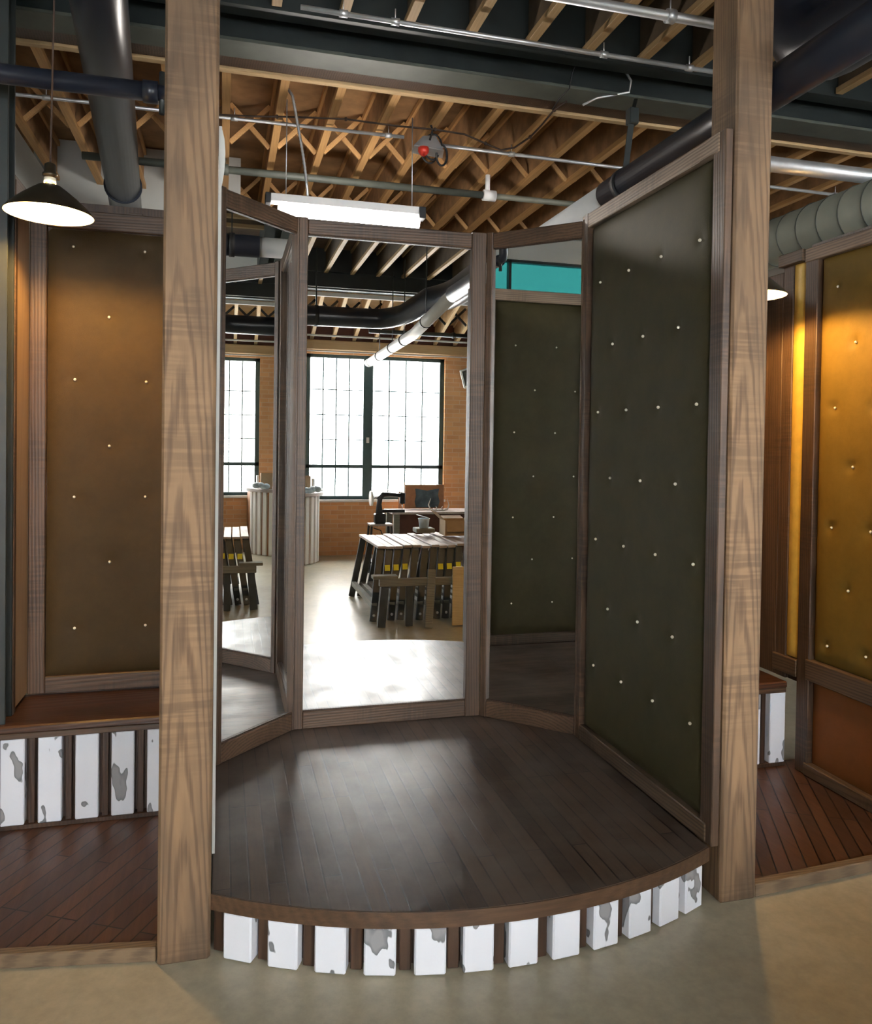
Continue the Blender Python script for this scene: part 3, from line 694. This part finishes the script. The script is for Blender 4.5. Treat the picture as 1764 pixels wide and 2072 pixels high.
# spiral duct right
p = thing('spiral_duct', 'pale spiral-seamed round duct over the right niche wall', 'duct', (2.98, 4, 2.76))
MB().tube([(2.98, 2.2, 2.76), (2.98, 9.1, 2.76)], .130, 40).build('duct', 'spiral', p)
sp = MB()
for k in range(46):
    y = 2.3+k*.145
    ring = [(2.98+.1325*cos(a), y+.03*a/pi, 2.76+.1325*sin(a)) for a in [2*pi*i/28 for i in range(29)]]
    sp.tube(ring, .0025, 5, cap=False)
sp.build('seam', 'steel', p)
MB().tube([(2.98, 2.4, 2.88), (2.98, 2.4, 4.0)], .006, 8).build('hanger_rod', 'galv', p)
def conduit(label, pts, r, fit=(), mat='galv'):
    t = thing('conduit', label, 'conduit', pts[0])
    MB().tube(pts, r, 12).build('tube', mat, t)
    for f in fit:
        a, b = Vector(pts[0]), Vector(pts[-1]); d = (b-a).normalized(); c = a+d*f
        MB().tube([c-d*.02, c+d*.02], r*1.45, 12).build('coupling', mat, t)
        MB().tube([c+Vector((0, 0, r)), c+Vector((0, 0, r+.05))], .003, 6).build('clip', mat, t)
    return t
conduit('thin shiny conduit along the dark joists, just in front of the steel beam', [(.33, 3.76, 3.63), (2.62, 3.76, 3.63)], .012, (.2, .45, 1.55, 2.05))
conduit('thicker shiny conduit high at the top, nearest the camera', [(1.15, 3.16, 3.52), (6.4, 3.16, 3.52)], .021, (.75, 2.5, 3.5))
conduit('thin pale conduit under the lit joists, from the left edge to the cable bundle', [(-2.9, 5.06, 3.568), (1.10, 4.98, 3.568)], .011, (1.9, 2.95, 3.9))
conduit('thin pale conduit under the lit joists, right of the cable bundle', [(1.30, 5.02, 3.56), (6.4, 5.12, 3.56)], .012, (.55, 3.2, 4.2))
conduit('dark sprinkler pipe under the lit joists above the strip light', [(-.9, 5.6, 3.45), (1.83, 5.58, 3.45)], .026, (.9,), 'steel')
conduit('pale grey sprinkler pipe right of the white fitting', [(1.935, 5.58, 3.45), (2.9, 5.58, 3.45)], .022, (), 'spiral')
f = thing('pipe_fitting', 'white sprinkler tee fitting joining the dark and pale pipes', 'pipe fitting', (1.86, 5.58, 3.40))
MB().tube([(1.835, 5.58, 3.45), (1.93, 5.58, 3.45)], .040, 16).build('tee', 'whitemetal', f)
MB().tube([(1.87, 5.58, 3.47), (1.87, 5.58, 3.60)], .018, 12).build('hanger', 'whitemetal', f)
conduit('dark pipe with a valve below the window-bay joists, right of the pale pipe', [(1.9, -2.85, 3.14), (6.4, -2.85, 3.14)], .03, (1.2,), 'blacksteel')
conduit('long white conduit below the window-bay joists', [(-2.9, -3.15, 3.09), (6.4, -3.15, 3.09)], .013, (), 'palepipe')
conduit('white conduit running just above the window heads', [(-2.9, -3.38, 2.90), (6.4, -3.38, 2.90)], .008, (), 'palepipe')
conduit('thin pale wire line along the rear steel beam', [(-2.9, -1.95, 3.52), (6.4, -1.95, 3.52)], .004, (), 'galv')

# tied black cable drooping under the back joists
w = [(-.25, 4.95, 3.585), (-.05, 4.979, 3.57), (.15, 4.93, 3.565), (.296, 4.902, 3.57), (.5, 4.85, 3.568), (.702, 4.815, 3.57), (1.008, 4.813, 3.565), (1.259, 4.807, 3.57),
     (1.45, 4.80, 3.56), (1.60, 4.83, 3.53), (1.72, 4.87, 3.515), (1.80, 4.84, 3.53), (1.86, 4.72, 3.56), (1.87, 4.56, 3.575), (1.865, 4.36, 3.585), (1.88, 4.22, 3.58)]
t = thing('cable', 'dark tied cable drooping along the undersides of the lit joists', 'cable', (.9, 4.8, 3.55))
MB().tube(w, .006, 8).build('cable_run', 'cord', t)
for q in (1, 3, 5, 7, 9, 12, 14):
    MB().sphere(Vector(w[q]), .012, 8, 6).build('cable_tie', 'cord', t)
# flexible metal conduit to strip light
fl = [(.32, 4.74, 3.66), (.35, 4.73, 3.665), (.372, 4.72, 3.63), (.39, 4.72, 3.55), (.41, 4.72, 3.44), (.43, 4.72, 3.34), (.45, 4.72, 3.22), (.462, 4.72, 3.12), (.47, 4.735, 3.06)]
fp = []
for a, b in zip(fl, fl[1:]):
    for k in range(10): fp.append(Vector(a).lerp(Vector(b), k/10))
fp.append(Vector(fl[-1]))
tag(MB().tube(fp, [.0075 if i % 2 else .0095 for i in range(len(fp))], 10).build('flexible_conduit', 'galv'), 'flexible ribbed metal conduit dropping to the strip light', 'conduit')
# strip light
sl = thing('strip_light', 'lit fluorescent strip light hanging above the centre mirror', 'lamp', (.70, 4.75, 2.98))
MB().box(.255, 1.145, 4.715, 4.785, 3.005, 3.055).build('housing', 'whitemetal', sl, .004)
MB().box(.225, .257, 4.71, 4.79, 2.995, 3.055).build('end_cap', 'black', sl, .003)
MB().box(1.143, 1.185, 4.71, 4.79, 2.985, 3.055).build('end_cap', 'black', sl, .003)
MB().tube([(.30, 4.75, 2.962), (1.15, 4.75, 2.962)], .030, 20).build('tube', 'tube', sl)
MB().tube([(1.105, 4.75, 3.05), (1.10, 4.75, 3.60)], .0035, 6).build('chain', 'galv', sl)
MB().tube([(.345, 4.76, 3.05), (.345, 4.76, 3.62)], .0035, 6).build('chain', 'galv', sl)
# cable bundle with red device
cb = thing('alarm_device', 'clear alarm device with a red lens and cable coil hanging under the lit joists', 'alarm', (1.25, 4.9, 3.46))
MB().hexa([(1.13, 4.84, 3.47), (1.33, 4.84, 3.46), (1.36, 4.98, 3.46), (1.15, 4.98, 3.47), (1.20, 4.87, 3.55), (1.28, 4.87, 3.56), (1.29, 4.95, 3.56), (1.20, 4.95, 3.55)]).build('bracket', 'galv', cb, .004)
MB().lathe([(0, .045), (.034, .045), (.034, .018), (.022, 0), (0, -.012)], (1.20, 4.86, 3.425), 18).build('red_lens', 'red', cb)
coil = [(1.27+.055*cos(a), 4.88+.01*a, 3.50+.075*sin(a)-.0*a) for a in [2*pi*2*i/40 for i in range(41)]]
MB().tube(coil, .006, 8).build('cable_coil', 'black', cb)
coil = [(1.33+.035*cos(a), 4.90, 3.45+.065*sin(a)) for a in [2*pi*i/24 for i in range(25)]]
MB().tube(coil, .007, 8).build('cable_coil', 'black', cb)
MB().tube([(1.24, 4.86, 3.52), (1.25, 4.83, 3.575), (1.235, 4.82, 3.60)], .007, 8).build('tie', 'black', cb)
# hanging cord on beam
tag(MB().tube([(1.86, 4.04, 3.72), (1.835, 4.05, 3.66), (1.83, 4.07, 3.585), (1.83, 4.20, 3.583), (1.83, 4.30, 3.56)], .004, 6).build('cord', 'black'), 'thin black cord looped down over the steel beam', 'cord')
tag(MB().tube([(2.16, 4.04, 3.70), (2.19, 4.04, 3.66), (2.185, 4.05, 3.60), (2.02, 4.12, 3.575), (1.95, 4.15, 3.54)], .007, 6).build('hook', 'galv'), 'bent metal hook under the steel beam near the black sleeved pipe', 'hook')

# ================================================================ REAR ROOM (seen in the mirrors)
# trestles
def trestle(x, h, col, label, tagc=True, lean=-.10, y0=-.48, y1=.66, first=None):
    t = thing('trestle', label, 'trestle', (x, .1, 0), 'row of trestles')
    xt = x
    ytf, ytb = y1-.22, y0+.10
    MB().bar((xt, ytb-.05, h+.012), (xt+.01, ytf+.04, h+.012), .075, .024).build('top_board', 'treadtop', t, .003)
    for yt, yb, nm in ((ytf, y1, 'leg'), (ytb, y0, 'leg')):
        MB().bar((xt, yt, h), (xt+lean, yb, .004), .062, .032, (0, 1, 0)).build('leg', 'trestle', t, .003)
    MB().bar((xt+lean*.8, y0+.03, h*.22), (xt+lean*.82, y1-.03, h*.22), .05, .05).build('stretcher', 'greywood', t, .003)
    MB().bar((xt, ytf+.018, h-.02), (xt-.01, ytf+.045, h-.13), .066, .012, (0, 1, 0)).build('gusset', 'trestle', t, .002)
    if tagc:
        k = .72; c = Vector((xt, ytf, h)).lerp(Vector((xt+lean, y1, 0)), 1-k)
        MB().obox(c+Vector((0, .027, .01)), (.024, 0, 0), (0, .002, 0), (0, -.006, .026)).build('yellow_tag', 'yellow', t)
    MB().sphere((xt+lean*.93, y1+.012, .06), .013, 8, 6).build('bolt', 'galv', t)
    return t
tags = [0, 1, 1, 1, 0, 0, 0, 1, 1, 1, 0, 0, 0]
for i in range(13):
    trestle(1.42+.085*i, .64+.012*random.uniform(-1, 1), None, 'dark trestle%s with pale top board, %s from the left in the row' % (', yellow-tagged,' if tags[i] else '', ORD[i]), tags[i] == 1, y0=-.40+.02*random.uniform(-1, 1), y1=.80+.02*random.uniform(-1, 1))
# low rail in front
t = thing('sawhorse', 'grey timber sawhorse standing in front of the trestles', 'sawhorse', (1.9, 1.1, 0))
MB().box(1.33, 2.75, 1.00, 1.06, .36, .425).build('beam', 'greywood', t, .004)
MB().box(1.27, 1.49, .96, 1.06, .426, .455).build('cap', 'greywood', t, .003)
for x in (1.80, 2.65):
    MB().bar((x, 1.04, .50), (x-.05, 1.14, .004), .07, .035, (0, 1, 0)).build('leg', 'greywood', t, .003)
MB().bar((1.38, 1.03, .36), (1.35, 1.04, .004), .07, .035, (0, 1, 0)).build('leg', 'trestle', t, .003)
MB().bar((1.60, 1.03, .36), (1.60, 1.04, .004), .06, .035, (0, 1, 0)).build('leg', 'trestle', t, .003)
tag(MB().bar((1.97, 1.12, .27), (2.30, 1.12, .27), .02, .52).build('plywood_board', 'ply', None, .003), 'pale plywood offcut leaning on the sawhorse', 'board')
# cardboard box open
def open_box(label, x, y, z, w, d, h, flaps=True):
    t = thing('cardboard_box', label, 'box', (x, y, z)); k = .005
    b = MB(); b.box(x-w/2, x+w/2, y-d/2, y+d/2, z, z+k)
    for s in (-1, 1):
        b.box(x+s*w/2-k/2, x+s*w/2+k/2, y-d/2, y+d/2, z, z+h); b.box(x-w/2, x+w/2, y+s*d/2-k/2, y+s*d/2+k/2, z, z+h)
    b.build('carton', 'card', t)
    if flaps:
        for s in (-1, 1):
            MB().bar((x+s*w/2, y, z+h), (x+s*(w/2+.10), y, z+h+.09), d, .004, (0, 0, 1)).build('flap', 'card', t)
        MB().bar((x, y+d/2, z+h), (x, y+d/2+.05, z+h-.11), w*.95, .004, (0, 0, 1)).build('flap', 'card', t)
        MB().bar((x, y-d/2, z+h), (x, y-d/2-.11, z+h+.02), w*.95, .004, (0, 0, 1)).build('flap', 'card', t)
    return t
open_box('open cardboard box on top of the trestles', 2.30, .05, .69, .26, .22, .155)
tag(MB().box(1.94, 2.14, -.30, -.12, .69, .735).build('grey_block', 'greywood', None, .006), 'grey wooden block on the trestles under the plastic tub', 'block')
tb = thing('plastic_tub', 'pale blue plastic tub with a half-open lid on the grey block', 'tub', (2.04, -.21, .735))
MB().lathe([(0, 0), (.048, 0), (.058, .09), (.062, .094), (.062, .10), (.055, .10), (.045, .006), (0, .006)], (2.04, -.21, .735), 20).build('tub', 'plastic', tb)
MB().bar((1.97, -.21, .87), (2.08, -.21, .84), .12, .006).build('lid', 'plastic', tb, .002)
# workbench
wb = thing('workbench', 'workbench with pale top and maroon side under the window', 'workbench', (2.7, -2.8, 0))
MB().box(2.2, 3.75, -3.15, -2.55, .665, .695).build('bench_top', 'treadtop', wb, .004)
for x in (2.27, 3.68):
    for y in (-3.10, -2.62): MB().box(x-.04, x+.04, y-.04, y+.04, 0, .665).build('leg', 'greywood', wb, .003)
MB().box(2.31, 3.64, -2.90, -2.88, .08, .665).build('side_board', 'maroon', wb)
fb = thing('framed_board', 'orange-brown board with a slate-blue hide on the workbench', 'board', (2.75, -3.1, .695))
MB().bar((2.48, -3.05, .87), (3.05, -3.05, .87), .02, .34).build('board', 'boardwood', fb, .004)
hide = [(2.64, .72), (2.96, .72), (2.985, .80), (2.96, .90), (2.975, .985), (2.87, .97), (2.80, .955), (2.73, .97), (2.625, .985), (2.64, .88), (2.62, .80)]
n0 = len(hide)
MB().add([(x, -3.036, z) for x, z in hide]+[(x, -3.030, z) for x, z in hide], [list(range(n0)), [i+n0 for i in range(n0)][::-1]]+[(i, (i+1) % n0, (i+1) % n0+n0, i+n0) for i in range(n0)]).build('hide', 'slate', fb)
tag(MB().bar((2.40, -3.10, .82), (2.47, -3.10, .82), .015, .24).build('narrow_board', 'boardwood', None, .003), 'narrow brown board behind the framed board on the workbench', 'board')
an = thing('antlers', 'pair of pale antlers lying on the workbench', 'antlers', (2.86, -2.7, .695))
for s in (-1, 1):
    cx = 2.88
    m = MB(); m.tube([(cx, -2.68, .712), (cx+s*.06, -2.68, .705), (cx+s*.12, -2.68, .72), (cx+s*.145, -2.69, .78), (cx+s*.13, -2.69, .83), (cx+s*.115, -2.69, .87)], [.012, .012, .011, .009, .006, .002], 10)
    m.tube([(cx+s*.05, -2.68, .708), (cx+s*.035, -2.67, .745), (cx+s*.05, -2.66, .765)], [.009, .007, .002], 8)
    m.tube([(cx+s*.10, -2.68, .712), (cx+s*.08, -2.66, .745)], [.008, .002], 8)
    m.build('antler', 'bone', an)
# sewing machine
sm = thing('sewing_machine', 'black cast-iron sewing machine on a small stand by the trestles', 'sewing machine', (2.0, -2.0, 0))
x0 = 1.80; y0 = -2.0; zb = .73; q = 1.12
MB().tube([(x0+.11, y0, zb-.02), (x0+.11, y0, zb+.12), (x0+.12, y0, zb+.19), (x0+.16, y0, zb+.235), (x0+.24, y0, zb+.24), (x0+.33, y0, zb+.235), (x0+.40, y0, zb+.225)],
          [.050, .032, .034, .036, .026, .023, .028], 16).build('arm', 'iron', sm)
MB().box(x0+.375, x0+.445, y0-.03, y0+.03, zb+.12, zb+.265).build('head', 'iron', sm, .012)
MB().box(x0+.05, x0+.19, y0-.06, y0+.06, zb-.125, zb+.0).build('pedestal', 'iron', sm, .012)
MB().tube([(x0+.12, y0, zb+.03), (x0+.44, y0, zb+.03)], .020, 14).build('cylinder_bed', 'iron', sm)
MB().tube([(x0-.005, y0, zb+.19), (x0+.022, y0, zb+.19)], .095, 28).build('hand_wheel', 'whitemetal', sm)
MB().tube([(x0+.02, y0, zb+.19), (x0+.10, y0, zb+.205)], .018, 10).build('wheel_shaft', 'chrome', sm)
MB().tube([(x0+.12, y0+.03, zb+.25), (x0+.19, y0+.04, zb+.295), (x0+.31, y0+.04, zb+.295), (x0+.42, y0+.03, zb+.255)], .005, 8).build('thread_guide', 'chrome', sm)
MB().tube([(x0+.41, y0, zb+.12), (x0+.41, y0, zb+.05)], .005, 8).build('needle_bar', 'chrome', sm)
MB().box(x0-.02, x0+.27, y0-.12, y0+.12, zb-.15, zb-.125).build('table_top', 'treadtop', sm, .004)
for sx in (0, .25):
    for sy in (-.1, .1): MB().bar((x0+sx, y0+sy, zb-.15), (x0+sx+(.03 if sx else -.03), y0+sy*1.3, .003), .025, .025, (0, 1, 0)).build('leg', 'iron', sm)
MB().tube([(x0+.02, y0+.12, zb-.17), (x0+.11, y0+.13, zb-.20), (x0+.14, y0+.13, zb-.28), (x0+.13, y0+.13, .3)], .007, 8).build('treadle_rod', 'iron', sm)
MB().box(x0-.03, x0+.28, y0-.13, y0+.13, .12, .14).build('lower_shelf', 'iron', sm)
# curved counter with white slats
ct = thing('slatted_counter', 'curved counter with vertical white slats and pale wooden top', 'counter', (1.0, -2.9, 0))
def ctp(u, off=0):   # curve of the counter front, u 0..1 from right to left in plan
    a = radians(12)+u*radians(105); return (.52+(.80+off)*cos(a), -3.12+(.80+off)*sin(a)*.88)
po = [ctp(i/24, .03) for i in range(25)]; back = [(.16, -3.44), (1.30, -3.44)]
MB().prism(po+back, .90, .945).build('counter_top', 'treadtop', ct, .003)
MB().prism([ctp(i/24, -.05) for i in range(25)]+back, .0, .90).build('body', 'boardwood', ct)
for i in range(12):
    u = (i+.25)/12; a = Vector((*ctp(u, -.04), 0)); b = Vector((*ctp(u+.050, -.04), 0)); d = (b-a); L = d.length; d.normalize()
    MB().obox((a+b)/2+Vector((0, 0, .452)), d*L/2, Vector((d.y, -d.x, 0))*.018, (0, 0, .446)).build('white_slat', 'whitemetal', ct, .003)
open_box('closed tall cardboard box on the slatted counter', 1.0, -2.85, .945, .26, .2, .22, False)
tag(MB().box(1.16, 1.19, -2.94, -2.80, .945, 1.13).build('white_card', 'whitemetal', None, .002), 'white card standing against the box on the counter', 'card')
bag = MB()
for k in range(5): bag.sphere((1.06+.04*k+random.uniform(-.01, .01), -2.60+random.uniform(-.03, .03), .988+random.uniform(-.01, .02)), .05, 12, 8, (1, 1, .8))
tag(bag.build('plastic_bag', 'plastic'), 'crumpled pale plastic bag on the slatted counter', 'bag')
tag(MB().box(.78, .98, -2.62, -2.48, .945, .985).build('white_tray', 'whitemetal', None, .004), 'shallow white tray at the front of the slatted counter', 'tray')
# wall speaker
wsx = thing('wall_speaker', 'white wall speaker tilted on the brick beside the window', 'speaker', (3.46, -3.4, 2.58))
MB().obox((3.48, -3.36, 2.60), (.085, .03, .03), (-.03, .085, 0), (-.035, 0, .13)).build('cabinet', 'whitemetal', wsx, .01)
MB().obox((3.455, -3.27, 2.60), (.065, .022, .022), (-.003, .008, 0), (-.028, 0, .105)).build('grille', 'steel', wsx, .004)
MB().tube([(3.50, -3.5, 2.62), (3.49, -3.40, 2.61)], .015, 8).build('bracket', 'blacksteel', wsx)

for o in bpy.data.objects:
    if '_o' in o: del o['_o']
    if '_x' in o: del o['_x']
